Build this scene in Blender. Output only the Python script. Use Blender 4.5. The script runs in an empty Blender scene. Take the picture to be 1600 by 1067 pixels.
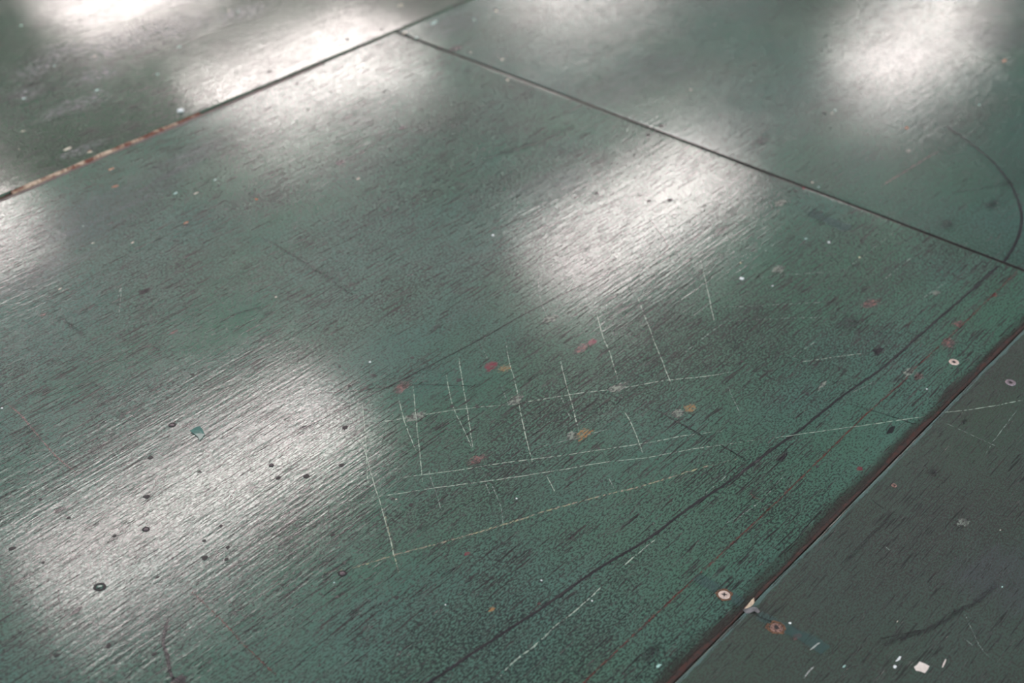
import bpy, bmesh, math, random
from mathutils import Vector, Matrix, noise
C = bpy.context.scene.collection
sc = bpy.context.scene
rnd = random.Random(7)

# ------------------------------------------------------------------ camera
W, H = 1600, 1067
CX, CY = 800.0, 533.5
V1 = (3090.0, -997.0)          # where the long seams of the boards meet
V2 = (-3121.0, -1369.6)        # where the cross seams meet
F = math.sqrt(-((V1[0]-CX)*(V2[0]-CX) + (V1[1]-CY)*(V2[1]-CY)))
CAMH = 0.821
def cray(px, py):
    return Vector((px-CX, -(py-CY), -F)).normalized()
_X = cray(*V1); _Y = cray(*V2); _Z = _X.cross(_Y)
R = Matrix((_X, _Y, _Z))
def at(px, py, z=0.0):
    """point of the floor plane that the photograph shows at this pixel"""
    d = R @ cray(px, py)
    t = (z-CAMH)/d.z
    return Vector((d.x*t, d.y*t, z))
cam = bpy.data.cameras.new('camera'); co = bpy.data.objects.new('camera', cam); C.objects.link(co)
cam.sensor_width = 36; cam.lens = F/W*36; cam.clip_start = 0.01
co.matrix_world = Matrix.Translation((0, 0, CAMH)) @ R.to_4x4()
foc = at(860, 740)
cam.dof.use_dof = True
cam.dof.focus_distance = abs((foc-co.location).dot(R @ Vector((0, 0, -1))))
cam.dof.aperture_fstop = 5.6
sc.camera = co
# ------------------------------------------------------------------ world, exposure
wd = bpy.data.worlds.new('world'); sc.world = wd; wd.use_nodes = True
wn = wd.node_tree.nodes['Background']
wn.inputs[0].default_value = (0.86, 0.94, 1.0, 1); wn.inputs[1].default_value = 2.8
sc.view_settings.view_transform = 'Standard'; sc.view_settings.look = 'None'
sc.view_settings.gamma = 1; sc.view_settings.exposure = 0.0
sc.view_settings.use_curve_mapping = False
LAMP = 19.0
LAMPCOL = (1.0, 0.885, 0.86)
CEILING_Z = 3.0
sc.cycles.max_bounces = 8; sc.cycles.transparent_max_bounces = 16
sc.cycles.use_denoising = True

# ------------------------------------------------------------------ node helpers
class NT:
    def __init__(s, name):
        m = bpy.data.materials.new(name); m.use_nodes = True
        s.m = m; s.t = m.node_tree; s.n = s.t.nodes; s.l = s.t.links
        s.n.clear()
        s.out = s.n.new('ShaderNodeOutputMaterial')
        s.b = s.n.new('ShaderNodeBsdfPrincipled'); s.l.new(s.b.outputs[0], s.out.inputs[0])
    def put(s, sock, v):
        if hasattr(v, 'is_output'): s.l.new(v, sock)
        else: sock.default_value = (*v, 1) if isinstance(v, tuple) and len(v) == 3 and sock.type == 'RGBA' else v
    def math(s, op, a, b=0.0, c=0.0, clamp=False):
        n = s.n.new('ShaderNodeMath'); n.operation = op; n.use_clamp = clamp
        s.put(n.inputs[0], a); s.put(n.inputs[1], b); s.put(n.inputs[2], c); return n.outputs[0]
    def pos(s, sx, sy, sz=1.0, off=(0, 0, 0)):
        g = s.n.new('ShaderNodeNewGeometry'); m = s.n.new('ShaderNodeMapping')
        m.inputs['Scale'].default_value = (sx, sy, sz); m.inputs['Location'].default_value = off
        s.l.new(g.outputs['Position'], m.inputs[0]); return m.outputs[0]
    def noise(s, sx, sy, detail=2, rough=.5, off=(0, 0, 0), dist=0.0):
        n = s.n.new('ShaderNodeTexNoise'); n.inputs['Scale'].default_value = 1
        n.inputs['Detail'].default_value = detail; n.inputs['Roughness'].default_value = rough
        n.inputs['Distortion'].default_value = dist
        s.l.new(s.pos(sx, sy, 0.0, off), n.inputs['Vector']); return n.outputs['Fac']
    def ramp(s, v, a, b):           # 0 below a, 1 above b
        n = s.n.new('ShaderNodeMapRange'); n.interpolation_type = 'SMOOTHSTEP'
        s.put(n.inputs['Value'], v); n.inputs['From Min'].default_value = a; n.inputs['From Max'].default_value = b
        return n.outputs['Result']
    def mix(s, f, a, b):
        n = s.n.new('ShaderNodeMix'); n.data_type = 'RGBA'; s.put(n.inputs[0], f)
        for k, v in ((6, a), (7, b)):
            if not hasattr(v, 'is_output') and len(v) == 3: v = (*v, 1)
            s.put(n.inputs[k], v)
        return n.outputs[2]
    def attr(s, name):
        n = s.n.new('ShaderNodeAttribute'); n.attribute_name = name; return n.outputs['Fac']

def srgb(r, g, b):
    f = lambda c: (c/255/12.92) if c/255 <= .04045 else ((c/255+.055)/1.055)**2.4
    return (f(r), f(g), f(b))

def painted(name, green, worn, off=0.0, pore=1.0, wear=1.0, rough=.075, bump=1.0, decal=None, pore_thr=0.0, haze=1.0, spec=.5, fr=1.25):
    """old green floor paint over open-grained plywood; decal = a mark in or on that paint"""
    s = NT(name)
    o = (off, off*1.7, 0)
    big = s.noise(5, 9, 3, .55, o)
    zone = s.noise(7, 14, 2, .5, (3+off, 8, 0))
    # open pores: long thin grooves along the boards
    p1 = s.noise(26, 680, 2, .6, o, .12)
    p2 = s.noise(22, 330, 2, .5, (9+off, 4, 0), .1)
    zr = s.ramp(zone, .36, .64)
    t1 = s.math('SUBTRACT', p1, s.math('MULTIPLY_ADD', zr, -.065, .632+pore_thr))
    pores = s.ramp(t1, 0.0, .03)
    t2 = s.math('SUBTRACT', p2, s.math('MULTIPLY_ADD', zr, -.05, .67+pore_thr))
    pores2 = s.ramp(t2, 0.0, .03)
    p3 = s.noise(38, 900, 2, .5, (13+off, 6, 0), .08)
    t3 = s.math('SUBTRACT', p3, s.math('MULTIPLY_ADD', s.ramp(s.noise(2.2, 3.2, 2, .5, (2.2+off, 1, 0)), .40, .62), -.10, .70+pore_thr))
    por = s.math('MAXIMUM', s.math('MAXIMUM', pores, pores2), s.ramp(t3, 0.0, .025))
    # rubbed-through speckle
    sp = s.noise(260*fr, 520*fr, 4, .75, (5+off, 2, 0))
    spk = s.ramp(s.math('ADD', sp, s.math('MULTIPLY_ADD', big, .22*wear, -.11*wear)), .49, .54)
    fine = s.noise(900, 1200, 2, .5, o)
    c1 = s.mix(s.ramp(s.noise(2.6, 4, 3, .6, (17+off, 2, 0)), .35, .65), green, tuple(c*k for c, k in zip(green, (.84, .94, .76))))
    c1 = s.mix(s.math('MULTIPLY', s.ramp(fine, .3, .75), .35), c1, tuple(min(1, c*1.5+.01) for c in green))
    c2 = s.mix(s.math('MULTIPLY', spk, .86*wear), c1, worn)
    reds = s.ramp(s.noise(14, 60, 3, .6, (20+off, 3, 0)), .62, .74)
    porec = s.mix(reds, (.014, .012, .012), (.050, .020, .018))
    col = s.mix(s.math('MULTIPLY', por, .9*pore), c2, porec)
    # relief
    ridge = s.noise(16, 250, 3, .55, (2+off, 6, 0), .2)
    peel = s.noise(230, 330, 2, .5, (1, 1+off, 0))
    peel2 = s.noise(700, 900, 1, .5, (4, 1+off, 0))
    h = s.math('ADD', s.math('MULTIPLY', ridge, .26), s.math('MULTIPLY', peel, .11))
    h = s.math('ADD', h, s.math('MULTIPLY', peel2, .035))
    h = s.math('SUBTRACT', h, s.math('MULTIPLY', por, .42*pore))
    h = s.math('SUBTRACT', h, s.math('MULTIPLY', spk, .035))
    bn = s.n.new('ShaderNodeBump'); bn.inputs['Strength'].default_value = 1.0
    bn.inputs['Distance'].default_value = .00042*bump
    s.l.new(h, bn.inputs['Height'])
    rgh = s.math('ADD', s.math('MULTIPLY', s.ramp(s.noise(4, 6, 3, .6, (7+off, 7, 0)), .3, .75), .04*haze), rough)
    rgh = s.math('ADD', rgh, s.math('MULTIPLY', spk, .02))
    if decal:
        dn = s.noise(*decal.get('scale', (260, 260)), 3, .65, (decal.get('off', 0), 0, 0))
        fade = s.attr('fade')
        a = s.math('MULTIPLY_ADD', dn, decal.get('nz', 1.2), s.math('SUBTRACT', fade, decal.get('thr', 1.0)))
        a = s.ramp(a, 0.0, decal.get('soft', .12))
        a = s.math('MULTIPLY', a, s.math('SUBTRACT', 1.0, s.math('MULTIPLY', por, decal.get('skip', .85))))
        a = s.math('MULTIPLY', a, decal.get('op', .9), clamp=True)
        dc = decal['col']
        if 'col2' in decal:
            dc = s.mix(s.ramp(s.noise(200, 300, 2, .6, (31, 4, 0)), .42, .6), decal['col'], decal['col2'])
        col = dc
        s.l.new(a, s.b.inputs['Alpha'])
        rgh = s.math('ADD', rgh, decal.get('rough', .05))
    s.put(s.b.inputs['Base Color'], col)
    s.put(s.b.inputs['Roughness'], rgh)
    s.b.inputs['IOR'].default_value = 1.5
    s.l.new(bn.outputs[0], s.b.inputs['Normal'])
    return s.m

def plain(name, col, rough=.5, metal=0.0, var=.25, scale=300, bump=0.0):
    s = NT(name)
    n = s.noise(scale, scale, 3, .6)
    s.put(s.b.inputs['Base Color'], s.mix(s.ramp(n, .35, .65), tuple(c*(1-var) for c in col), tuple(min(1, c*(1+var)) for c in col)))
    s.b.inputs['Roughness'].default_value = rough; s.b.inputs['Metallic'].default_value = metal
    if bump:
        bn = s.n.new('ShaderNodeBump'); bn.inputs['Distance'].default_value = bump
        s.l.new(n, bn.inputs['Height']); s.l.new(bn.outputs[0], s.b.inputs['Normal'])
    return s.m

GREEN = (.070, .150, .116); WORN = (.020, .021, .020)
PK = {                                   # per sheet: how its paint has aged
 'main': dict(green=GREEN, worn=WORN, off=0.0),
 'right': dict(green=(.055, .128, .102), worn=(.026, .030, .026), off=11.0, pore=.6, pore_thr=.03, wear=.9, rough=.085, bump=1.25),
 'left': dict(green=(.020, .078, .040), worn=(.014, .016, .014), off=23.0, pore=1.15, pore_thr=-.01, rough=.05, bump=.62, wear=.8, haze=.4),
 'near': dict(green=(.058, .086, .068), worn=(.046, .035, .031), off=37.0, pore=.75, pore_thr=.0, wear=.9, rough=.17, bump=.8, fr=1.5),
}
MAT = {k: painted('green_floor_paint_'+k, **v) for k, v in PK.items()}
DEC = dict(
 chalk=dict(col=(.44, .54, .42), scale=(260, 300), nz=2.6, thr=1.85, soft=.4, op=.85, rough=.2, skip=.8),
 chalk_faint=dict(col=(.34, .42, .35), scale=(260, 300), nz=2.6, thr=2.0, soft=.4, op=.7, rough=.2, skip=.8),
 yellow=dict(col=(.40, .42, .22), col2=(.38, .30, .22), scale=(260, 420), nz=3.0, thr=2.15, soft=.45, op=.75, rough=.2, skip=.7),
 white=dict(col=(.52, .52, .48), scale=(200, 350), nz=2.4, thr=1.7, soft=.3, op=.85, rough=.2),
 dark=dict(col=(.022, .019, .023), scale=(260, 500), nz=1.2, thr=.68, soft=.3, op=.92, rough=.02, skip=0),
 thin=dict(col=(.020, .020, .020), scale=(260, 500), nz=1.8, thr=1.35, soft=.4, op=.8, rough=.02, skip=0),
 smear=dict(col=(.030, .028, .030), scale=(160, 420), nz=2.4, thr=1.7, soft=.8, op=.62, rough=.03, skip=0),
 red=dict(col=(.22, .030, .026), col2=(.09, .028, .026), scale=(260, 400), nz=2.2, thr=1.62, soft=.5, op=.78, rough=.06, skip=.4),
 redpatch=dict(col=(.22, .030, .05), col2=(.16, .09, .08), scale=(260, 520), nz=2.6, thr=1.45, soft=.3, op=.9, rough=.08, skip=.5),
 pink=dict(col=(.30, .17, .15), col2=(.08, .040, .036), scale=(260, 560), nz=3.2, thr=1.95, soft=.4, op=.72, rough=.1, skip=.5),
 residue=dict(col=(.34, .38, .31), col2=(.09, .08, .07), scale=(260, 560), nz=3.2, thr=1.95, soft=.4, op=.72, rough=.1, skip=.5),
 orange=dict(col=(.40, .20, .07), col2=(.24, .27, .17), scale=(260, 560), nz=3.4, thr=2.1, soft=.4, op=.8, rough=.1, skip=.5),
 dirt=dict(col=(.040, .030, .024), scale=(18, 130), nz=1.2, thr=.85, soft=.8, op=.85, rough=.16, skip=0),
 rust=dict(col=(.075, .026, .018), col2=(.034, .024, .020), scale=(70, 200), nz=1.3, thr=.85, soft=.5, op=.95, rough=.25, skip=0),
 edge=dict(col=(.15, .25, .225), scale=(60, 300), nz=2.2, thr=1.35, soft=.7, op=.62, rough=0),  # rubbed paint plus a painted edge highlight
 stroke=dict(col=(.070, .130, .118), scale=(40, 200), nz=.5, thr=.5, soft=.6, op=.6, rough=.0),
 sheen_veil=dict(col=(.15, .145, .165), scale=(12, 90), nz=1.3, thr=.95, soft=1.3, op=.38, rough=.08),  # greyish sheen put into the colour
 scuffed=dict(col=(.36, .34, .36), scale=(110, 520), nz=4.5, thr=3.05, soft=.6, op=.62, rough=.12),  # whitish scuffs, with glints put into the colour
 stain=dict(col=(.020, .016, .020), scale=(200, 320), nz=2.2, thr=1.2, soft=.45, op=.85, rough=.05, skip=0),
)
_dm = {}
def dmat(kind, panel):
    k = (kind, panel)
    if k not in _dm:
        a = dict(PK[panel]); _dm[k] = painted(kind+'_mark_'+panel, decal=DEC[kind], **a)
    return _dm[k]

# ------------------------------------------------------------------ objects
def link(name, me, mat, parent=None):
    o = bpy.data.objects.new(name, me); C.objects.link(o)
    if mat and not me.materials: me.materials.append(mat)
    if parent: o.parent = parent
    return o
def tag(o, label=None, cat=None, group=None, kind=None):
    for k, v in (('label', label), ('category', cat), ('group', group), ('kind', kind)):
        if v: o[k] = v
    return o
def mesh(verts, faces, fade=None, smooth=True):
    me = bpy.data.meshes.new('m'); me.from_pydata([tuple(v) for v in verts], [], faces)
    if fade is not None:
        a = me.attributes.new('fade', 'FLOAT', 'POINT')
        for i, f in enumerate(fade): a.data[i].value = f
    if smooth:
        for p in me.polygons: p.use_smooth = True
    me.update(); return me

# sheet layout (metres; x runs along the boards, y across them)
Y_NEAR = 0.3690      # long seam on the camera's side
Y_FAR = 1.1625       # long seam at the far left
X_CROSS = 1.3065     # cross seam
_a = at(0, 310.6); _b = at(734, 0); Y_FAR = (_a.y+_b.y)/2
_a = at(1052, 1067); _b = at(1600, 514); Y_NEAR = (_a.y+_b.y)/2
_a = at(625, 52); _b = at(1600, 422); X_CROSS = (_a.x+_b.x)/2
def sstep(a, b, x):
    t = max(0, min(1, (x-a)/(b-a))); return t*t*(3-2*t)
def hz(p, x, y):
    n = noise.noise(Vector((x*2.3, y*2.6, 3.1)))*.0007 + noise.noise(Vector((x*5.5, y*6.5, 9.1)))*.00018
    if p == 'main': return n - .0005*sstep(Y_NEAR+.03, Y_NEAR, y)
    if p == 'right': return n*.9 + .0002
    if p == 'left': return .0008 + .0030*sstep(1.45, .30, x) + .6*n
    return n + .0009
_g = .00095
BND = dict(main=(X_CROSS-1.8, X_CROSS-_g*1.3, Y_NEAR+_g*.5, Y_FAR-_g*1.2), right=(X_CROSS+_g*1.2, X_CROSS+1.8, Y_NEAR+_g*1.2, Y_FAR-_g*1.2),
           left=(X_CROSS-1.5, X_CROSS+1.2, Y_FAR+_g*1.2, Y_FAR+.88), near=(X_CROSS-1.2, X_CROSS+.88, Y_NEAR-.88, Y_NEAR-_g*.5))
def keep(p, x, y):
    b = BND[p]; return min(max(x, b[0]), b[1]), min(max(y, b[2]), b[3])
def panel_at(x, y):
    if y < Y_NEAR: return 'near'
    if y > Y_FAR: return 'left'
    return 'right' if x > X_CROSS else 'main'
GAP = .0019
def sheet(p, x0, x1, y0, y1, jag, label, T=.012, name='plywood_sheet', fine=True, mat=None):
    xs, ys = [], []
    stx = .006 if fine else .05
    n = int((x1-x0)/stx)
    ed = [0, .0003, .0007, .0014, .0035]
    xs = [x0+e for e in ed] + [x0+.0035+(x1-x0-.007)*i/n for i in range(1, n)] + [x1-e for e in reversed(ed)]
    m = int((y1-y0)/(.010 if fine else .05))
    ys = [y0+e for e in ed] + [y0+.0035+(y1-y0-.007)*i/m for i in range(1, m)] + [y1-e for e in reversed(ed)]
    prof = [.0016, .0005, .00010, .00002, 0]
    vs, fs = [], []
    def drop(i, N):
        k = min(i, N-1-i); return prof[k] if k < 5 else 0
    for i, x in enumerate(xs):
        for j, y in enumerate(ys):
            kj = min(j, len(ys)-1-j); jj = jag*max(0, 1-kj/4)*(noise.noise(Vector((x*60, y0 if j < 9 else y1, 1)))*.6+noise.noise(Vector((x*260, y0 if j < 9 else y1, 5)))*.4+noise.noise(Vector((x*11, y0*3, 7)))*.6)
            ki = min(i, len(xs)-1-i); ii = .5*jag*max(0, 1-ki/4)*noise.noise(Vector((y*150, 1, 2)))
            vs.append((x+ii, y+jj, hz(p, x, y) - max(drop(i, len(xs)), drop(j, len(ys)))))
    NX, NY = len(xs), len(ys)
    for i in range(NX-1):
        for j in range(NY-1):
            a = i*NY+j; fs.append((a, a+NY, a+NY+1, a+1))
    ring = [i*NY for i in range(NX)] + [(NX-1)*NY+j for j in range(1, NY)] + [i*NY+NY-1 for i in range(NX-2, -1, -1)] + [j for j in range(NY-2, 0, -1)]
    base = len(vs)
    for r in ring: vs.append((vs[r][0], vs[r][1], -T))
    L = len(ring)
    for k in range(L):
        fs.append((ring[(k+1) % L], ring[k], base+k, base+(k+1) % L))
    fs.append(tuple(base+k for k in reversed(range(L))))
    me = mesh(vs, fs)
    me.materials.append(mat or MAT[p]); me.materials.append(PLY)
    top = (NX-1)*(NY-1)
    for q in me.polygons[top:]: q.material_index = 1; q.use_smooth = False
    me.materials.append(ARRIS)
    for i in range(NX-1):
        for j in range(NY-1):
            if min(i, NX-2-i) < 3 and p in ('main', 'right') or (p == 'main' and min(j, NY-2-j) < 3): me.polygons[i*(NY-1)+j].material_index = 2
    o = link(name, me, None)
    return tag(o, label, 'plywood sheet', 'green painted plywood sheets of the floor')
PLY = plain('dark_plywood_edge', (.10, .055, .035), .8, 0, .5, 400, .0003)
ARRIS = plain('dirty_rubbed_arris', (.022, .017, .015), .85, 0, .5, 300)
P = {}
g = GAP/2
P['main'] = sheet('main', X_CROSS-1.82, X_CROSS-g*1.1, Y_NEAR+g*.4, Y_FAR-g, .0005, 'worn green plywood sheet with scratched grid, largest and in the middle')
P['right'] = sheet('right', X_CROSS+g, X_CROSS+1.82, Y_NEAR+g, Y_FAR-g, .0002, 'smooth green plywood sheet at the upper right, beyond the cross seam')
P['left'] = sheet('left', X_CROSS-1.55, X_CROSS+.27+1.0, Y_FAR+g, Y_FAR+.9, .0007, 'glossy dark green plywood sheet at the upper left with chipped bare wood edge')
P['near'] = sheet('near', X_CROSS-1.3, X_CROSS+.9, Y_NEAR-.90, Y_NEAR-g*.4, .0007, 'dull brownish green plywood sheet at the lower right, with paper scrap on it')

# loose bits and marks ------------------------------------------------
LIFT = .00012
def surf(px, py, dz=LIFT, panel=None):
    v = at(px, py); p = panel or panel_at(v.x, v.y)
    z = hz(p, v.x, v.y); v = at(px, py, z)
    return Vector((v.x, v.y, z+dz)), p
lay = [0]
def line(name, pts, wid, kind, label=None, panel=None, taper=True, jit=.0005, step=.004, dz=None):
    """a mark of width wid (m) drawn through photo points that lie on the floor"""
    lay[0] = (lay[0]+1) % 9
    dz = LIFT+lay[0]*.00002 if dz is None else dz
    w = [at(*q) for q in pts]
    p = panel or panel_at(sum(v.x for v in w)/len(w), sum(v.y for v in w)/len(w))
    # smooth through points
    path = []
    for i in range(len(w)-1):
        p0 = w[max(0, i-1)]; p1 = w[i]; p2 = w[i+1]; p3 = w[min(len(w)-1, i+2)]
        n = max(2, int((p2-p1).length/step))
        for k in range(n):
            t = k/n
            path.append(.5*((2*p1)+(p2-p0)*t+(2*p0-5*p1+4*p2-p3)*t*t+(-p0+3*p1-3*p2+p3)*t**3))
    path.append(w[-1])
    vs, fs, fd = [], [], []
    N = len(path); sd = rnd.random()*50
    for i, q in enumerate(path):
        d = (path[min(N-1, i+1)]-path[max(0, i-1)]); d.z = 0; d.normalize()
        nn = Vector((-d.y, d.x, 0))
        e = min(1, min(i, N-1-i)/max(1, N*.12)) if taper else 1
        q = q+nn*jit*noise.noise(Vector((i*.3, sd, 0)))
        ww = wid*(.75+.5*abs(noise.noise(Vector((i*.22, sd, 4)))))*(.35+.65*e)
        for s_, f_ in ((-1, 0), (-.5, .75), (0, 1), (.5, .75), (1, 0)):
            r = q+nn*(ww*.5*s_*1.5); r.x, r.y = keep(p, r.x, r.y); z = hz(p, r.x, r.y)
            vs.append((r.x, r.y, z+dz)); fd.append(f_*(.55+.45*e))
        if i:
            for k in range(4):
                a = (i-1)*5+k; fs.append((a, a+5, a+6, a+1))
    o = link(name, mesh(vs, fs, fd), dmat(kind, p), P[p])
    if label: o['label'] = label
    return o
def blot(name, px, py, rx, ry, kind, label=None, ang=None, panel=None, dz=None, irr=.35, seg=22):
    """an irregular patch, rx/ry in metres along/across the boards"""
    lay[0] = (lay[0]+1) % 9
    dz = LIFT+lay[0]*.00002 if dz is None else dz
    c = at(px, py); p = panel or panel_at(c.x, c.y); sd = rnd.random()*90
    ang = rnd.uniform(-.2, .2) if ang is None else ang
    vs = [(c.x, c.y, hz(p, c.x, c.y)+dz)]; fd = [1.0]; fs = []
    for ring, f_ in ((.35, .95), (.7, .6), (1.0, 0)):
        for k in range(seg):
            a = 2*math.pi*k/seg
            r = ring*(1+irr*noise.noise(Vector((math.cos(a)*1.6, math.sin(a)*1.6, sd))))
            x = rx*r*math.cos(a); y = ry*r*math.sin(a)
            x, y = x*math.cos(ang)-y*math.sin(ang), x*math.sin(ang)+y*math.cos(ang)
            x, y = keep(p, x+c.x, y+c.y)
            vs.append((x, y, hz(p, x, y)+dz)); fd.append(f_)
    for k in range(seg):
        k2 = (k+1) % seg
        fs.append((0, 1+k, 1+k2))
        for r in (0, 1):
            a = 1+r*seg; fs.append((a+k, a+seg+k, a+seg+k2, a+k2))
    o = link(name, mesh(vs, fs, fd), dmat(kind, p), P[p])
    if label: o['label'] = label
    return o

# -- nail holes: a shallow cup with a raised paint lip
HOLE = plain('nail_hole_dark', (.016, .013, .014), .55, 0, .3, 900, .0001)  # near-black colour stands in for the shade inside uncut holes and recesses
NAILM = plain('old_nail_head', (.16, .13, .14), .42, .6, .5, 900, .0001)
def revolve(profile, seg=20, cx=0, cy=0, cz=0, ecc=1.0, rot=0.0, cap=True, wob=0.0, sd=0):
    vs, fs = [], []
    for r, z in profile:
        for k in range(seg):
            a = 2*math.pi*k/seg
            rr = r*(1+wob*noise.noise(Vector((math.cos(a)*2, math.sin(a)*2, sd))))
            x = rr*math.cos(a)*ecc; y = rr*math.sin(a)
            vs.append((cx+x*math.cos(rot)-y*math.sin(rot), cy+x*math.sin(rot)+y*math.cos(rot), cz+z))
    n = len(profile)
    for i in range(n-1):
        for k in range(seg):
            k2 = (k+1) % seg; fs.append((i*seg+k, i*seg+k2, (i+1)*seg+k2, (i+1)*seg+k))
    if cap: fs.append(tuple((n-1)*seg+k for k in range(seg)))
    return vs, fs
def hole(px, py, r, ring=False, ecc=1.3, panel=None):
    c, p = surf(px, py, 0, panel)
    sd = rnd.random()*40; rot = rnd.uniform(-.5, .5)
    if not ring:
        vs, fs = revolve([(r*1.05, .0001), (r, .00022), (r*.7, .00020), (r*.3, .00018)], 14, c.x, c.y, c.z, ecc, rot, True, .5, sd)
        return link('nail_hole', mesh(vs, fs), HOLE, P[p])
    vs, fs = revolve([(r*1.4, .0001), (r*1.25, .0005), (r*.9, .0005), (r*.78, .0002)], 20, c.x, c.y, c.z, ecc, rot, False, .15, sd)
    o = link('nail_head', mesh(vs, fs), HOLE, P[p])
    vs, fs = revolve([(r*.80, .0002), (r*.6, .00045), (r*.3, .0005)], 16, c.x, c.y, c.z, ecc, rot, True, .1, sd)
    link('nail_head_centre', mesh(vs, fs), MAT[p] if r > .0026 else NAILM, o)
    return o
for px, py, r in [(235, 715, 2.0), (229, 776, 2.4), (63, 780, 1.2), (301, 585, 1.3), (312, 737, 1.4), (476, 667, 1.8), (539, 668, 2.3),
    (534, 727, 2.0), (479, 744, 2.6), (435, 747, 1.9), (585, 587, 1.9), (644, 559, 1.6), (531, 573, 1.3), (717, 594, 2.4), (706, 635, 1.8),
    (746, 636, 1.4), (571, 640, 1.3), (574, 760, 1.0), (642, 789, 2.0), (614, 779, 1.4), (546, 603, 1.6), (1012, 560, 1.6), (893, 715, 1.7),
    (936, 701, 1.3), (1159, 565, 1.4), (19, 857, 2.2), (107, 809, 1.5), (67, 879, 1.3), (179, 837, 1.6), (345, 822, 1.5),
    (319, 845, 1.3), (356, 855, 1.6), (320, 872, 2.2), (354, 874, 1.6), (246, 902, 1.3), (269, 872, .9), (442, 914, 1.2), (520, 836, 1.8),
    (620, 934, 1.6), (412, 965, 1.0), (607, 1004, 1.4), (542, 61, 2.8), (421, 112, 2.8), (464, 131, 2.6), (517, 143, 2.0), (482, 172, 1.8),
    (612, 85, 1.8), (596, 46, 2.2), (1013, 211, 2.4), (1124, 180, 1.8), (932, 302, 2.2), (1014, 314, 2.2), (1047, 313, 3.0), (870, 398, 1.4),
    (1243, 299, 2.0), (1296, 451, 1.6), (1283, 331, 1.6), (1261, 615, 1.7), (1277, 729, 1.6), (688, 74, 2.2), (646, 318, 1.8),
    (1288, 177, 2.4), (1232, 75, 1.4), (1404, 160, 1.5), (606, 326, 1.6), (241, 1022, 1.6), (89, 1024, 1.8), (170, 1009, 2.0)]:
    hole(px, py, r*.00090)
for px, py, r in [(269, 664, 2.6), (228, 827, 2.4), (156, 917, 3.6), (424, 727, 1.7), (535, 896, 2.8), (1033, 197, 2.6)]:
    hole(px, py, r*.00088, True, 1.05)

# -- screws
STEEL_B = plain('bright_worn_screw_steel', (.72, .56, .48), .38, .35, .25, 900, .0001)
STEEL_R = plain('rusty_screw_steel', (.26, .15, .12), .5, .4, .7, 700, .0002)
STEEL_P = plain('tarnished_screw_steel', (.30, .24, .26), .42, .5, .4, 800, .0001)
RIM = plain('splintered_rim_wood', (.15, .07, .035), .75, 0, .8, 800, .0004)
def screw(px, py, r, mat, label, cross=True, rimmat=None, panel=None, ringish=False):
    c, p = surf(px, py, 0, panel); sd = rnd.random()*30
    prof = [(r*1.0, .0001), (r*.98, .0006), (r*.86, .0009), (r*.6, .0009 if not ringish else .0007), (r*.42, .0009 if not ringish else .0004)]
    vs, fs = revolve(prof, 28, c.x, c.y, c.z, 1, 0, True, .05, sd)
    o = link('screw', mesh(vs, fs), mat, P[p]); o['label'] = label
    if rimmat:
        vs, fs = revolve([(r*1.45, .0001), (r*1.22, .0006), (r*1.02, .0004), (r*.98, .0002)], 30, c.x+.0006, c.y+.0004, c.z, 1.05, 0, False, .45, sd)
        link('splintered_rim', mesh(vs, fs), rimmat, o)
    bm = bmesh.new()
    zz = c.z+(.00095 if not ringish else .00045)
    if cross:
        for a in (.5, .5+math.pi/2):
            L, Wd = r*.55, r*.13
            q = [(-L, -Wd*.3), (-L*.4, -Wd), (L*.4, -Wd), (L, -Wd*.3), (L, Wd*.3), (L*.4, Wd), (-L*.4, Wd), (-L, Wd*.3)]
            v = [bm.verts.new((c.x+x*math.cos(a)-y*math.sin(a), c.y+x*math.sin(a)+y*math.cos(a), zz+.00002*(a > 1))) for x, y in q]
            bm.faces.new(v)
    else:
        v = [bm.verts.new((c.x+r*.40*math.cos(k*.52)*(1+.2*math.sin(k*2.1)), c.y+r*.40*math.sin(k*.52), zz)) for k in range(12)]
        bm.faces.new(v)
    me = bpy.data.meshes.new('m'); bm.to_mesh(me); bm.free()
    link('screw_recess', me, HOLE, o)
screw(1131.5, 930, .0046, STEEL_B, 'bright cross-head screw in a splintered hole', True, RIM)
screw(1213, 981.5, .0048, STEEL_R, 'corroded screw head with clogged recess', False, RIM)
screw(1490.5, 566, .0047, STEEL_B, 'bright ring-shaped worn screw head', False, None, None, True)
screw(1579, 598, .0048, STEEL_P, 'tarnished grey screw head', False, None, None, True)
screw(1397, 759, .0022, STEEL_R, 'small rusty nail head', False, None)

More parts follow.
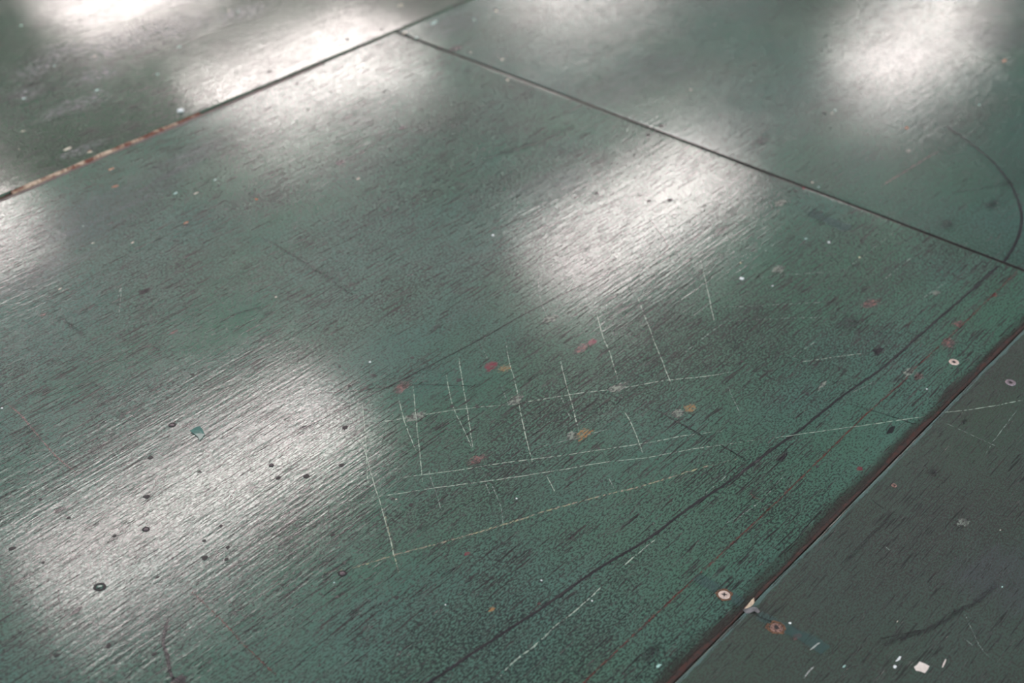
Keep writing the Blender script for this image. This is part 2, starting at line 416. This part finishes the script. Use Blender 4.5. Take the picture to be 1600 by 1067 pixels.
# -- seam dirt, bare edges
S3 = [(1052+548*t, 1067-553*t) for t in [i/14 for i in range(-1, 16)]]
def offs(pts, dy):           # shift a path across the boards by dy metres
    out = []
    for q in pts:
        v = at(*q); v.y += dy; out.append(v)
    return out
def wline(name, wpts, wid, kind, panel, label=None, fades=None, step=.004, jit=.001, dz=None, wob=.5, side=None):
    lay[0] = (lay[0]+1) % 9
    dz = LIFT+lay[0]*.00002 if dz is None else dz
    a, b = wpts; n = int((b-a).length/step); sd = rnd.random()*50
    vs, fs, fd = [], [], []
    fades = fades or ((-1, 0), (-.5, .75), (0, 1), (.5, .75), (1, 0))
    m = len(fades)
    for i in range(n+1):
        q = a.lerp(b, i/n)
        jj = jit*noise.noise(Vector((q.x*25, sd, 0))); ww = wid*(1+wob*noise.noise(Vector((q.x*14, sd, 4))))
        for s_, f_ in fades:
            y = q.y+jj+ww*s_
            if side == 'hi': y = max(y, q.y)
            if side == 'lo': y = min(y, q.y)
            z = hz(panel, q.x, y)+dz
            vs.append((q.x, y, z)); fd.append(f_)
        if i:
            for k in range(m-1):
                c_ = (i-1)*m+k; fs.append((c_, c_+m, c_+m+1, c_+1))
    o = link(name, mesh(vs, fs, fd), dmat(kind, panel), P[panel])
    if label: o['label'] = label
    return o
yA = Y_NEAR+g*.4+.0004
wline('dirt_band', (Vector((.6, yA, 0)), Vector((X_CROSS-.002, yA, 0))), .017, 'dirt', 'main', 'brown dirt gathered along the seam', ((0, .95), (.3, .8), (.65, .45), (1, 0)), wob=.35, side='hi')
wline('dirt_band', (Vector((.6, yA, 0)), Vector((X_CROSS-.002, yA, 0))), .0045, 'rust', 'main', 'dark red brown line of bare wood beside the seam', ((0, 1), (.5, .8), (1, 0)), wob=.8, side='hi')
wline('worn_lit_edge', (Vector((.6, Y_NEAR-g*.4-.0026, 0)), Vector((1.7, Y_NEAR-g*.4-.0026, 0))), .0020, 'edge', 'near', 'pale rubbed edge of the panel with painted highlight', ((-1, 0), (-.4, .7), (.2, 1), (.8, .8)), wob=.6)  # pale rubbed paint, with the light its rounded edge catches painted in
wline('dirt_band', (Vector((.45, Y_FAR-g-.003, 0)), Vector((1.3, Y_FAR-g-.003, 0))), .004, 'rust', 'main', None, ((-1, 0), (-.4, .6), (.3, .8), (.7, .6)), wob=.6)
# chipped bare wood along the raised far panel
bm = bmesh.new()
WOODE = NT('bare_plywood_edge')
_n = WOODE.noise(45, 45, 3, .7); _n2 = WOODE.noise(160, 400, 3, .6, (3, 3, 0))
_c = WOODE.mix(WOODE.ramp(_n, .42, .58), (.17, .05, .028), (.66, .50, .36))
_c = WOODE.mix(WOODE.math('MULTIPLY', WOODE.ramp(_n2, .45, .65), .6), _c, (.12, .035, .02))
WOODE.put(WOODE.b.inputs['Base Color'], _c); WOODE.b.inputs['Roughness'].default_value = .7
xa, xb = at(18, 303).x, at(312, 178).x
prev = None
n = 160
for i in range(n+1):
    x = xa+(xb-xa)*i/n; e = math.sin(math.pi*min(1, max(0, i/n)))**.5
    z = hz('left', x, Y_FAR); k = noise.noise(Vector((x*40, 0, 0))); k2 = noise.noise(Vector((x*120, 3, 0)))
    row = [(x, Y_FAR-g-.0010, z-.0042), (x, Y_FAR-g-.0007-.0002*k2, z-.0016), (x, Y_FAR+.0004, z-.0002), (x, Y_FAR+.0012+.0030*max(0, k+.1*k2+.12)*e, z+.00022)]
    cur = [bm.verts.new(v) for v in row]
    if prev:
        for j in range(3): bm.faces.new((prev[j], cur[j], cur[j+1], prev[j+1]))
    prev = cur
me = bpy.data.meshes.new('m'); bm.to_mesh(me); bm.free()
o = link('bare_edge', me, WOODE.m, P['left']); o['label'] = 'chipped cream and rust brown bare plywood edge'

# -- scratched grid
mm = .001
grid = [
 [(566, 627), (571, 683), (573, 720), (575, 759)], [(562, 673), (573, 715), (585, 758), (595, 790), (605, 825), (615, 866), (625, 897)],
 [(644, 593), (647, 620), (651, 663), (656, 710), (661, 758)], [(622, 620), (632, 658), (640, 680), (650, 705)],
 [(716, 553), (722, 593), (732, 653), (740, 703), (749, 714)], [(697, 585), (707, 633), (722, 665), (741, 708)],
 [(790, 533), (797, 570), (803, 590), (809, 618), (817, 663), (832, 723)], [(854, 742), (862, 758), (869, 773)],
 [(875, 558), (885, 603), (892, 625), (904, 673)], [(932, 490), (944, 532), (950, 543), (965, 593)], [(975, 643), (987, 663), (1004, 708)],
 [(994, 460), (1014, 512), (1022, 533), (1040, 578), (1052, 610)], [(1094, 404), (1104, 447), (1117, 507)],
 [(575, 662), (630, 654), (682, 645), (732, 638), (797, 632)], [(797, 632), (890, 617), (925, 612), (980, 605), (1037, 595), (1110, 587), (1157, 578)],
 [(585, 754), (650, 743), (712, 735), (775, 725), (860, 714), (930, 704), (1005, 693), (1075, 680), (1137, 673)],
 [(540, 783), (612, 773), (675, 763), (750, 753), (800, 746), (852, 738), (900, 730), (950, 722), (1012, 715), (1075, 703), (1137, 694), (1200, 685)],
 [(1200, 686), (1275, 675), (1355, 664), (1447, 650)], [(1250, 566), (1305, 558), (1350, 552)], [(1465, 647), (1532, 639), (1600, 626)]]
for q in grid: line('scratch', q, 1.15*mm, 'chalk')
faint = [
 [(534, 588), (545, 615), (550, 658)], [(667, 728), (677, 758), (690, 798)], [(757, 753), (767, 775)], [(765, 750), (782, 790), (787, 832)],
 [(750, 535), (762, 563)], [(780, 595), (795, 633)], [(875, 618), (895, 660)], [(920, 708), (926, 720)], [(950, 745), (960, 765)],
 [(1136, 602), (1157, 648)], [(560, 642), (600, 637)], [(832, 700), (865, 693), (960, 668)], [(1120, 480), (1200, 477), (1305, 471)],
 [(1165, 436), (1225, 430), (1305, 424)], [(1120, 503), (1237, 497), (1300, 496)], [(1307, 430), (1340, 407), (1400, 360)],
 [(1375, 442), (1427, 400)], [(1440, 467), (1480, 440)], [(1237, 560), (1275, 533)], [(1375, 850), (1397, 867)],
 [(1505, 957), (1530, 1010), (1550, 1032)], [(1500, 995), (1525, 1014)], [(1472, 660), (1560, 700)], [(1136, 743), (1100, 773)],
 [(183, 470), (190, 448), (185, 500)], [(1375, 592), (1330, 614)], [(1590, 640), (1560, 680), (1540, 710)], [(1130, 820), (1180, 790), (1230, 738)],
 [(840, 430), (845, 470), (860, 505)], [(1000, 480), (1012, 500)], [(132, 146), (160, 150), (185, 159)], [(1060, 560), (1090, 535), (1130, 505)]]
for q in faint: line('scratch', q, 1.2*mm, 'chalk_faint')
line('scratch', [(475, 897), (540, 890), (617, 867), (700, 845), (785, 820), (862, 796), (940, 775), (1007, 758), (1100, 730), (1170, 713)], 2.6*mm, 'yellow', 'broad yellowish scratch below the grid')
line('scratch', [(600, 800), (612, 850), (622, 895)], 1.4*mm, 'yellow')
line('scratch', [(945, 912), (895, 957), (872, 975), (845, 1000), (800, 1037), (780, 1060)], 1.4*mm, 'chalk', 'pale scratch through the paint', jit=.001)
line('scratch', [(1025, 842), (1000, 862), (972, 886)], 1.3*mm, 'chalk')
line('scratch', [(1469, 235), (1440, 252), (1417, 266), (1375, 292)], 2.2*mm, 'pink', 'short pink scratch beyond the cross seam')
line('scratch', [(1265, 1018), (1274, 1011), (1282, 1005)], 1.3*mm, 'white')
line('scratch', [(1255, 1062), (1262, 1052), (1272, 1042)], 1.2*mm, 'white')
# -- drawn lines
line('curved_line', [(1480, 198), (1515, 223), (1545, 247), (1562, 265), (1581, 291), (1594, 324), (1596, 352), (1586, 382), (1569, 408), (1563, 414)], 2.7*mm, 'dark', 'dark curved drawn line', 'right', taper=False)
line('curved_line', [(1560, 415), (1525, 447), (1495, 474), (1462, 502), (1427, 533), (1375, 578), (1335, 605), (1292, 638), (1255, 668), (1205, 703), (1150, 745), (1075, 795), (1012, 842), (937, 887), (850, 947), (800, 980), (732, 1025), (670, 1066), (640, 1085)], 2.2*mm, 'dark', 'long dark curved drawn line', 'main', taper=False)
line('curved_line', [(1560, 290), (1585, 282), (1600, 287)], 1.6*mm, 'thin', None, 'right')
line('red_line', [(895, 1085), (912, 1067), (1000, 983), (1100, 890), (1200, 797), (1277, 722), (1332, 668), (1375, 628), (1407, 600), (1440, 566), (1512, 500), (1550, 462), (1592, 422)], 2.0*mm, 'red', 'thin red line drawn parallel to the seam', 'main', taper=False)
line('red_line', [(290, 915), (302, 927), (327, 950), (352, 975), (380, 1006), (440, 1062)], 1.5*mm, 'red', 'faint red dotted line')
line('red_line', [(5, 628), (32, 648), (80, 705), (120, 740)], 1.6*mm, 'pink')
line('red_line', [(1172, 770), (1176, 776), (1182, 779), (1191, 781)], 1.8*mm, 'red')
# -- cracks and dark scratches
line('crack', [(380, 716), (400, 706), (512, 650), (615, 600), (742, 535), (800, 502), (860, 470), (950, 426), (1010, 398)], 1.1*mm, 'dark', 'long dark crack along the grain')
line('crack', [(262, 965), (258, 985), (255, 1005), (261, 1022), (263, 1040), (268, 1055), (282, 1064)], 2.4*mm, 'stain', 'short dark red crack across the grain')
for q, w_ in [([(400, 636), (450, 625), (500, 614), (540, 612), (600, 605), (670, 601), (775, 605)], 1.3), ([(637, 138), (700, 133), (750, 130), (790, 144)], 1.2),
    ([(560, 245), (600, 210)], 1.4), ([(692, 192), (780, 155)], 1.6), ([(1415, 390), (1450, 410), (1517, 442)], 1.2), ([(1322, 630), (1375, 645), (1432, 663)], 1.2),
    ([(1487, 302), (1540, 293), (1600, 287)], 1.4), ([(1122, 693), (1145, 706), (1165, 718)], 1.8), ([(1020, 638), (1075, 668), (1100, 683)], 1.6),
    ([(245, 745), (240, 765), (222, 795)], .9), ([(90, 920), (94, 950)], .9), ([(370, 760), (352, 790)], 1.0), ([(1370, 352), (1340, 385)], 1.4),
    ([(1440, 985), (1400, 995), (1370, 1000)], 1.2), ([(1360, 780), (1371, 789), (1385, 799)], 1.0), ([(1160, 948), (1180, 962), (1212, 976)], 1.6),
    ([(1012, 340), (1043, 385), (1018, 410)], 1.0)]:
    line('dark_scratch', q, w_*mm, 'thin')
for q, w_ in [([(405, 368), (450, 394), (500, 425), (552, 464)], 5.0), ([(88, 492), (110, 508), (135, 528)], 6), ([(340, 505), (370, 490), (410, 480)], 5),
    ([(640, 1035), (620, 1050)], 3), ([(1480, 960), (1520, 945), (1560, 910)], 7), ([(1370, 1010), (1450, 985), (1500, 955)], 7),
    ([(1320, 880), (1350, 850), (1400, 800)], 5), ([(690, 900), (720, 880)], 4), ([(1060, 660), (1110, 690)], 4), ([(750, 250), (850, 220), (880, 200)], 8)]:
    line('scuff', q, w_*mm, 'smear')
# -- stains
for px, py, rx, ry, k, lb in [(92, 797, 5.5, 3.5, 'stain', 'dark purple brown stain'), (629, 200, 6, 4.5, 'stain', None), (532, 254, 9, 4.5, 'stain', None),
    (226, 455, 9, 4.0, 'stain', 'dark blue grey stain'), (418, 489, 10, 6, 'smear', None), (607, 329, 7, 3.5, 'smear', None), (682, 512, 11, 6, 'smear', None),
    (712, 76, 14, 6, 'stain', 'dark green smudge by the cross seam'), (731, 111, 6, 5, 'smear', None), (1372, 548, 9, 4.5, 'stain', 'dark stain near the drawn line'),
    (1392, 672, 9, 3, 'stain', None), (1457, 740, 9, 6, 'smear', None), (1506, 660, 8, 4, 'smear', None), (272, 519, 7, 2.5, 'pink', None), (119, 955, 6, 2.5, 'stain', None),
    (459, 865, 9, 4, 'smear', None), (660, 822, 9, 5, 'smear', None), (842, 943, 2.6, 2.0, 'red', None), (1343, 732, 4, 3, 'redpatch', None), (1245, 996, 5, 3, 'redpatch', None),
    (1222, 715, 9, 3, 'stain', None), (1340, 415, 8, 8, 'smear', None), (291, 352, 9, 6, 'smear', None), (277, 377, 7, 4, 'smear', None), (640, 430, 7, 4, 'smear', None),
    (1330, 505, 22, 14, 'smear', None), (1240, 990, 10, 5, 'smear', None), (545, 603, 12, 3, 'residue', None), (1016, 1020, 20, 8, 'smear', None), (970, 625, 10, 2, 'smear', None), (278, 1064, 8, 5, 'stain', None), (67, 492, 5, 3, 'pink', None),
    (215, 870, 9, 2, 'smear', None), (115, 830, 7, 2, 'smear', None), (233, 752, 8, 2, 'smear', None), (1550, 320, 20, 12, 'smear', None), (1190, 220, 22, 12, 'smear', None), (1480, 350, 20, 10, 'smear', None)]:
    o = blot('stain', px, py, rx*mm, ry*mm, k, lb)
# -- rubbed spots at the grid crossings
for px, py, rx, ry, k, lb in [(768, 572, 9, 5.5, 'redpatch', 'crimson worn patch in the paint'), (788, 576, 9, 6, 'orange', None), (627, 606, 14, 7, 'pink', None),
    (650, 651, 12, 7, 'residue', None), (806, 625, 12, 6, 'residue', None), (745, 718, 11, 6, 'pink', None), (925, 535, 8, 4, 'redpatch', None), (908, 545, 13, 6, 'pink', None),
    (965, 606, 14, 6, 'residue', None), (911, 679, 13, 7, 'orange', None), (893, 681, 8, 6, 'residue', None), (1079, 638, 9, 7, 'orange', 'orange worn spot in the paint'),
    (1058, 646, 10, 7, 'residue', None), (1482, 536, 13, 7, 'pink', None), (1419, 582, 11, 5, 'residue', None), (1436, 588, 8, 5, 'pink', None), (1497, 506, 9, 5, 'pink', None),
    (859, 499, 13, 7, 'residue', None), (1216, 420, 13, 7, 'residue', None), (1360, 475, 16, 7, 'pink', None), (1220, 317, 14, 6, 'residue', None), (1420, 236, 8, 3, 'residue', None),
    (769, 952, 4, 3, 'orange', None), (730, 865, 3, 2, 'redpatch', None), (1462, 458, 8, 4, 'residue', None), (1553, 461, 6, 4, 'red', None), (1257, 293, 4, 2.5, 'redpatch', None),
    (1605, 425, 5, 4, 'red', None), (1504, 818, 8, 6, 'residue', None), (1285, 602, 12, 3, 'residue', None), (100, 455, 8, 2, 'residue', None)]:
    blot('worn_spot', px, py, rx*mm, ry*mm, k, lb)
# -- greyish sheen veil painted on as films, with dull scuffed paint
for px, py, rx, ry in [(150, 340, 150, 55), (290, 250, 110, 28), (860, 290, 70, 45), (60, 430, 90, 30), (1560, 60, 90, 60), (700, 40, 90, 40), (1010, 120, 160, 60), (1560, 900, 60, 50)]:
    blot('sheen_film', px, py, rx*mm, ry*mm, 'sheen_veil', seg=40)
for px, py, rx, ry in [(200, 65, 110, 60), (100, 85, 70, 40), (280, 40, 90, 50), (120, 165, 80, 25), (60, 110, 60, 30), (380, 20, 60, 30), (40, 150, 40, 25), (130, 235, 60, 14), (150, 120, 60, 30)]:  # streaky scuffs that also paint in the glints of the gloss sheet
    blot('scuff_glint_patch', px, py, rx*mm, ry*mm, 'scuffed', 'whitish scuffed patch of streaks and painted glints', seg=40, panel='left')
# -- faint lighter brush stroke running across the seam by the screws
line('brush_stroke', [(1185, 962), (1230, 985), (1262, 1000), (1290, 1018)], 12*mm, 'stroke', 'lighter brush stroke of paint', 'near', taper=False)
line('brush_stroke', [(1085, 900), (1110, 914), (1160, 942)], 12*mm, 'stroke', None, 'main', taper=False)
line('brush_stroke', [(1262, 330), (1330, 360)], 20*mm, 'stroke', None)

# -- chips where the paint has come off: small shallow irregular plates
CH = {'cream': plain('bare_wood_chip', (.66, .58, .46), .6, 0, .15), 'orange': plain('orange_wood_chip', (.50, .19, .10), .6, 0, .3),
      'white': plain('white_filler', (.78, .80, .80), .5, 0, .1), 'aqua': plain('pale_green_chip', (.40, .62, .55), .5, 0, .15), 'yellow': plain('yellow_chip', (.75, .70, .42), .5, 0, .15)}
def plate(c, rx, ry, ang, th, sd, seg=11, irr=.6, curl=0.0):
    vs, fs = [], []
    for lv, k in ((0, 1.0), (1, .9), (2, .5)):
        for i in range(seg):
            a = 2*math.pi*i/seg
            r = 1+irr*noise.noise(Vector((math.cos(a)*1.4, math.sin(a)*1.4, sd)))
            x, y = rx*r*k*math.cos(a), ry*r*k*math.sin(a)
            z = (0, th*.85, th)[lv] + curl*max(0, x/rx)**2
            vs.append((c.x+x*math.cos(ang)-y*math.sin(ang), c.y+x*math.sin(ang)+y*math.cos(ang), c.z+z))
    for lv in range(2):
        for i in range(seg):
            j = (i+1) % seg; fs.append((lv*seg+i, lv*seg+j, (lv+1)*seg+j, (lv+1)*seg+i))
    fs.append(tuple(2*seg+i for i in range(seg))); fs.append(tuple(reversed(range(seg))))
    return mesh(vs, fs, None, False)
for px, py, rx, ry, k in [(107, 232, 8, 2.4, 'cream'), (140, 238, 4, 1.8, 'cream'), (174, 264, 5, 2.2, 'orange'), (173, 265, 2.2, 1.2, 'cream'), (180, 291, 4.6, 2.4, 'orange'),
    (306, 302, 4.2, 1.4, 'cream'), (336, 281, 3.6, 1.0, 'aqua'), (291, 348, 4, 1.8, 'orange'), (291, 349, 1.8, .9, 'cream'), (401, 311, 2.6, 2.0, 'orange'), (560, 279, 3.6, 1.7, 'cream'),
    (431, 464, 1.9, 1.3, 'cream'), (94, 451, 3, 1.0, 'cream'), (207, 379, 2.6, 1.1, 'cream'), (1569, 95, 7, 2.6, 'orange'), (1417, 200, 4, 2, 'orange'), (626, 8, 5.5, 3, 'cream'),
    (632, 51, 7, 2.0, 'cream'), (650, 59, 3.0, 2, 'aqua'), (775, 17, 3.4, 2, 'cream'), (741, 31, 2.6, 2, 'aqua'), (679, 35, 11, 2.6, 'aqua'), (151, 141, 4.5, 1.6, 'aqua'),
    (246, 116, 3, 1.3, 'aqua'), (36, 205, 3.6, 1.3, 'cream'), (37, 154, 3.6, 1.5, 'aqua'), (1157, 411, 1.5, .9, 'yellow'), (1343, 402, 1.5, 1.3, 'yellow'), (1269, 285, 2.0, 1.4, 'cream'),
    (1279, 292, 1.6, 1.3, 'aqua'), (1259, 373, 2.2, 1.5, 'aqua'), (30, 233, 1, .8, 'cream'), (1319, 1041, 2.2, .9, 'aqua'), (1566, 917, 1.4, .8, 'aqua'), (1402, 971, 1.2, .4, 'cream'),
    (1563, 828, .9, .7, 'cream'), (1029, 1040, 3.2, 1.5, 'aqua'), (619, 780, 1.2, .8, 'cream'), (522, 910, 1.1, .7, 'aqua'), (785, 93, 3, 2, 'cream'), (736, 82, 2, 1.4, 'cream'),
    (1305, 172, 2, 1.3, 'aqua'), (793, 125, 3, 1.6, 'cream'), (1079, 140, 2, 1.2, 'cream'), (145, 380, 2.2, .8, 'cream'), (130, 353, 1.4, 1.0, 'aqua'), (1300, 177, 1.8, 1, 'cream'), (33, 40, 3, 1.6, 'aqua'),
    (148, 88, 2.4, 1.4, 'cream'), (85, 103, 1.8, 1.5, 'aqua'), (280, 73, 4, 1.6, 'aqua'), (274, 302, 3.5, 1.8, 'aqua'), (140, 236, 2, 1, 'orange'), (357, 16, 2.4, 1.4, 'cream'), (372, 18, 2.6, 1.3, 'aqua'), (1530, 164, 2.6, 1.2, 'aqua')]:
    c, p = surf(px, py, 0)
    o = link('paint_chip', plate(c, rx*mm*.75, ry*mm*.75, rnd.uniform(-.3, .3), .00025, rnd.random()*50), CH[k], P[p])
    o['label'] = {'cream': 'cream bare spot', 'orange': 'rust orange chip', 'white': 'white chip', 'aqua': 'pale green chip', 'yellow': 'yellow speck'}[k]

# -- loose things lying on the panels
WHITE = plain('white_crumb', (.80, .80, .78), .6, 0, .08)
PAPER = plain('cream_paper', (.82, .70, .62), .7, 0, .06, 500, .00005)
def crumb(px, py, r, label, name='crumb', mat=WHITE, cat='crumb', ecc=1.0):
    c, p = surf(px, py, 0)
    bm = bmesh.new(); bmesh.ops.create_icosphere(bm, subdivisions=2, radius=1)
    sd = rnd.random()*60
    for v in bm.verts:
        k = 1+.5*noise.noise(v.co*1.5+Vector((sd, 0, 0)))
        v.co = Vector((v.co.x*r*k*ecc, v.co.y*r*k, max(-.5, v.co.z)*r*.6*k))
    zmin = min(v.co.z for v in bm.verts)
    for v in bm.verts: v.co.z -= zmin
    me = bpy.data.meshes.new('m'); bm.to_mesh(me); bm.free()
    for q in me.polygons: q.use_smooth = True
    o = link(name, me, mat); o.location = c; o.rotation_euler.z = rnd.uniform(0, 3)
    return tag(o, label, cat, 'white crumbs scattered on the floor')
crumb(1159, 436, .0020, 'bright white crumb below the right end of the central glossy reflection')
crumb(578, 566, .0011, 'tiny white crumb in the middle panel left of the crimson worn patch')
crumb(1295, 379, .0014, 'white crumb near the middle of the cross seam, on the camera side')
crumb(1234, 974, .0011, 'tiny white crumb right beside the corroded screw')
crumb(1398, 1042, .0012, 'small white crumb between the white sliver and the paper scrap', ecc=1.2)
crumb(282, 174, .0036, 'white crumb on the dark glossy panel close to its bare wood edge', ecc=1.2)
crumb(1207, 447, .0008, 'minute white crumb right of the bright white crumb')
crumb(807, 779, .0008, 'minute white crumb under the lower grid scratches')
crumb(846, 907, .0007, 'minute white crumb between the yellowish scratch and the dark curved line')
crumb(925, 939, .0007, 'minute white crumb beside the pale scratch below the dark curved line')
crumb(1448, 608, .0008, 'minute white crumb just below the bright ring-shaped screw')
crumb(0+3, 638, .0010, 'tiny white crumb at the left border of the middle panel')
crumb(696, 945, .0006, 'minute white crumb below the yellowish scratch, left of the dark curved line')
crumb(770, 368, .0014, 'pale crumb left of the central glossy reflection')

def poly_thing(name, pts, th, mat, label, cat, bend=0.0, dz=.0002, panel=None):
    """a thin loose piece with real thickness, outline in photo points on the floor"""
    w = [surf(x, y, 0, panel)[0] for x, y in pts]
    c = sum(w, Vector())/len(w)
    n = len(w); vs = []
    ring = [(v-c) for v in w]
    R_ = max(v.length for v in ring)
    def zz(v, k): return max(0, bend*((v.x*.6+v.y*.8)/R_))*k*k
    rows = [(1, 0), (1, th), (.6, th), (.6, 0)]
    for k, t in rows:
        for v in ring: vs.append((v.x*k, v.y*k, t+zz(v, k)))
    vs.append((0, 0, th)); vs.append((0, 0, 0))
    fs = []
    for i in range(n):
        j = (i+1) % n
        fs += [(i, j, n+j, n+i), (n+i, n+j, 2*n+j, 2*n+i), (2*n+i, 2*n+j, 4*n), (j, i, 3*n+i, 3*n+j), (3*n+j, 3*n+i, 4*n+1)]
    me = mesh(vs, fs, None, False)
    bm = bmesh.new(); bm.from_mesh(me); bmesh.ops.recalc_face_normals(bm, faces=bm.faces); bm.to_mesh(me); bm.free()
    o = link(name, me, mat); o.location = c+Vector((0, 0, dz))
    return tag(o, label, cat)
poly_thing('paper_scrap', [(1428, 1043), (1432, 1040.5), (1436, 1036), (1444, 1038), (1452, 1041.5), (1449, 1047), (1445, 1052), (1438, 1049), (1431, 1048)], .0004, PAPER, 'largest cream paper scrap on the dull panel at the bottom right', 'paper scrap', .0012)
poly_thing('paint_flake', [(1399, 1034), (1402, 1030), (1405, 1026.5), (1408, 1027), (1406, 1031), (1402, 1033)], .0004, WHITE, 'white pointed flake left of the cream paper scrap', 'paint flake', .0006)
poly_thing('paint_flake', [(1471.5, 1043), (1473.5, 1037), (1477, 1030.5), (1478.3, 1032), (1476, 1038), (1473, 1043)], .0004, PAPER, 'thin cream sliver right of the cream paper scrap', 'paint flake', .0004)
SPL = plain('splinter_wood', (.62, .47, .33), .7, 0, .25, 500, .0002)
GRY = plain('grey_paint_shard', (.18, .17, .17), .4, 0, .3)
poly_thing('splinter', [(1163, 953), (1168, 947), (1174, 940), (1177.5, 937), (1178.5, 943), (1175, 947.5), (1169, 951)], .0009, SPL, 'pale wood splinter lying in the seam between the two screws', 'splinter', .001, .0008, 'near')
poly_thing('paint_flake', [(1161, 954), (1170, 951), (1178, 950), (1183, 951), (1187, 956), (1184, 959), (1178, 955.5), (1171, 959), (1165, 959)], .0005, GRY, 'grey lifted paint flake touching the wood splinter in the seam', 'paint flake', .0010, .0003, 'near')
FLK = plain('green_paint_flake', (.095, .19, .16), .25, 0, .2)
poly_thing('paint_flake', [(297, 675), (305, 671), (312, 669), (316, 672), (320, 679), (316, 685), (312, 689), (309, 683), (304, 679)], .0005, FLK, 'curled green paint flake beside a nail head, left on the middle panel', 'paint flake', .0022, .0002)
blot('dent', 293, 663.5, 8*mm, 2.6*mm, 'thin', 'dark dent in the paint')

# ------------------------------------------------------------------ setting
def box(name, x0, x1, y0, y1, z0, z1, mat, parent=None):
    vs = [(x, y, z) for x in (x0, x1) for y in (y0, y1) for z in (z0, z1)]
    fs = [(0, 1, 3, 2), (4, 6, 7, 5), (0, 4, 5, 1), (2, 3, 7, 6), (0, 2, 6, 4), (1, 5, 7, 3)]
    return link(name, mesh(vs, fs, None, False), mat, parent)
SUB = plain('dark_subfloor', (.060, .024, .017), .8, 0, .3, 60)
o = box('floor', -4, 13, -4, 11, -.20, -.0121, SUB); o['kind'] = 'structure'
# the rest of the boarded floor around the four panels in view
GM = MAT['main']
for x0, x1, y0, y1 in [(-4, X_CROSS-1.825, -4, 11), (X_CROSS+1.825, 13, Y_NEAR-.905, 11), (X_CROSS-1.82, X_CROSS-1.555, Y_FAR+g, 11), (X_CROSS+1.275, X_CROSS+1.82, Y_FAR+g, 11),
                       (X_CROSS-1.55, X_CROSS+1.27, Y_FAR+.905, 11), (X_CROSS-1.82, 13, -4, Y_NEAR-.91), (X_CROSS-1.82, X_CROSS-1.305, Y_NEAR-.905, Y_NEAR-g), (X_CROSS+.905, X_CROSS+1.82, Y_NEAR-.905, Y_NEAR-g)]:
    o = box('floor', x0, x1, y0, y1, -.012, .0, GM); o['kind'] = 'structure'
CEIL = plain('ceiling_boards', (.70, .64, .70), .9, 0, .06, 3)
WALL = plain('wall_plaster', (.62, .60, .60), .9, 0, .05, 2)
o = box('wall_right', 13, 13.2, -4, 11, -.2, 3.2, WALL); o['kind'] = 'structure'
o = box('wall_back', -4, 13.2, 11, 11.2, -.2, 3.2, WALL); o['kind'] = 'structure'
# skylights: an opening in the ceiling each, a frame and a lit pane
sky = []
def mirror(px, py):
    v = at(px, py); d = R @ cray(px, py); t = CEILING_Z/(-d.z)
    return v.x+d.x*t, v.y+d.y*t
RECTS = [  # x0, x1, y0, y1 on the ceiling
 (2.20, 3.75, 3.30, 3.85), (5.05, 6.70, 3.30, 3.85), (8.0, 9.80, 3.30, 3.85),
 (2.30, 3.95, 5.50, 6.35), (5.20, 6.75, 5.50, 6.35), (7.70, 9.30, 5.45, 6.3), (5.40, 6.60, 7.15, 8.00), (2.6, 4.1, 7.15, 8.0)]
PANE = NT('lit_skylight_glass')
PANE.n.remove(PANE.b); em = PANE.n.new('ShaderNodeEmission'); em.inputs[0].default_value = (*LAMPCOL, 1); em.inputs[1].default_value = LAMP
PANE.l.new(em.outputs[0], PANE.out.inputs[0])
FR = plain('skylight_frame', (.5, .5, .5), .5)
# ceiling with openings: grid of slabs leaving the rectangles free
xs = sorted({-4.0, 13.2, *[r[0] for r in RECTS], *[r[1] for r in RECTS]})
ys = sorted({-4.0, 11.2, *[r[2] for r in RECTS], *[r[3] for r in RECTS]})
bm = bmesh.new()
for i in range(len(xs)-1):
    for j in range(len(ys)-1):
        mx, my = (xs[i]+xs[i+1])/2, (ys[j]+ys[j+1])/2
        if any(r[0] < mx < r[1] and r[2] < my < r[3] for r in RECTS): continue
        vv = [bm.verts.new((x, y, z)) for x in (xs[i], xs[i+1]) for y in (ys[j], ys[j+1]) for z in (CEILING_Z, CEILING_Z+.15)]
        for f in [(0, 1, 3, 2), (4, 6, 7, 5), (0, 4, 5, 1), (2, 3, 7, 6), (0, 2, 6, 4), (1, 5, 7, 3)]: bm.faces.new([vv[k] for k in f])
bmesh.ops.remove_doubles(bm, verts=bm.verts, dist=1e-5)
me = bpy.data.meshes.new('m'); bm.to_mesh(me); bm.free()
o = link('ceiling', me, CEIL); o['kind'] = 'structure'
for i, (x0, x1, y0, y1) in enumerate(RECTS):
    f = bmesh.new()
    t = .03
    for a in [(x0, x0+t, y0, y1), (x1-t, x1, y0, y1), (x0+t, x1-t, y0, y0+t), (x0+t, x1-t, y1-t, y1)]:
        vv = [f.verts.new((x, y, z)) for x in a[:2] for y in a[2:] for z in (CEILING_Z-.01, CEILING_Z+.15)]
        for q in [(0, 1, 3, 2), (4, 6, 7, 5), (0, 4, 5, 1), (2, 3, 7, 6), (0, 2, 6, 4), (1, 5, 7, 3)]: f.faces.new([vv[k] for k in q])
    me = bpy.data.meshes.new('m'); f.to_mesh(me); f.free()
    w_ = link('window_%d' % (i+1), me, FR); w_['kind'] = 'structure'
    box('window_pane', x0+t, x1-t, y0+t, y1-t, CEILING_Z+.02, CEILING_Z+.03, PANE.m, w_)
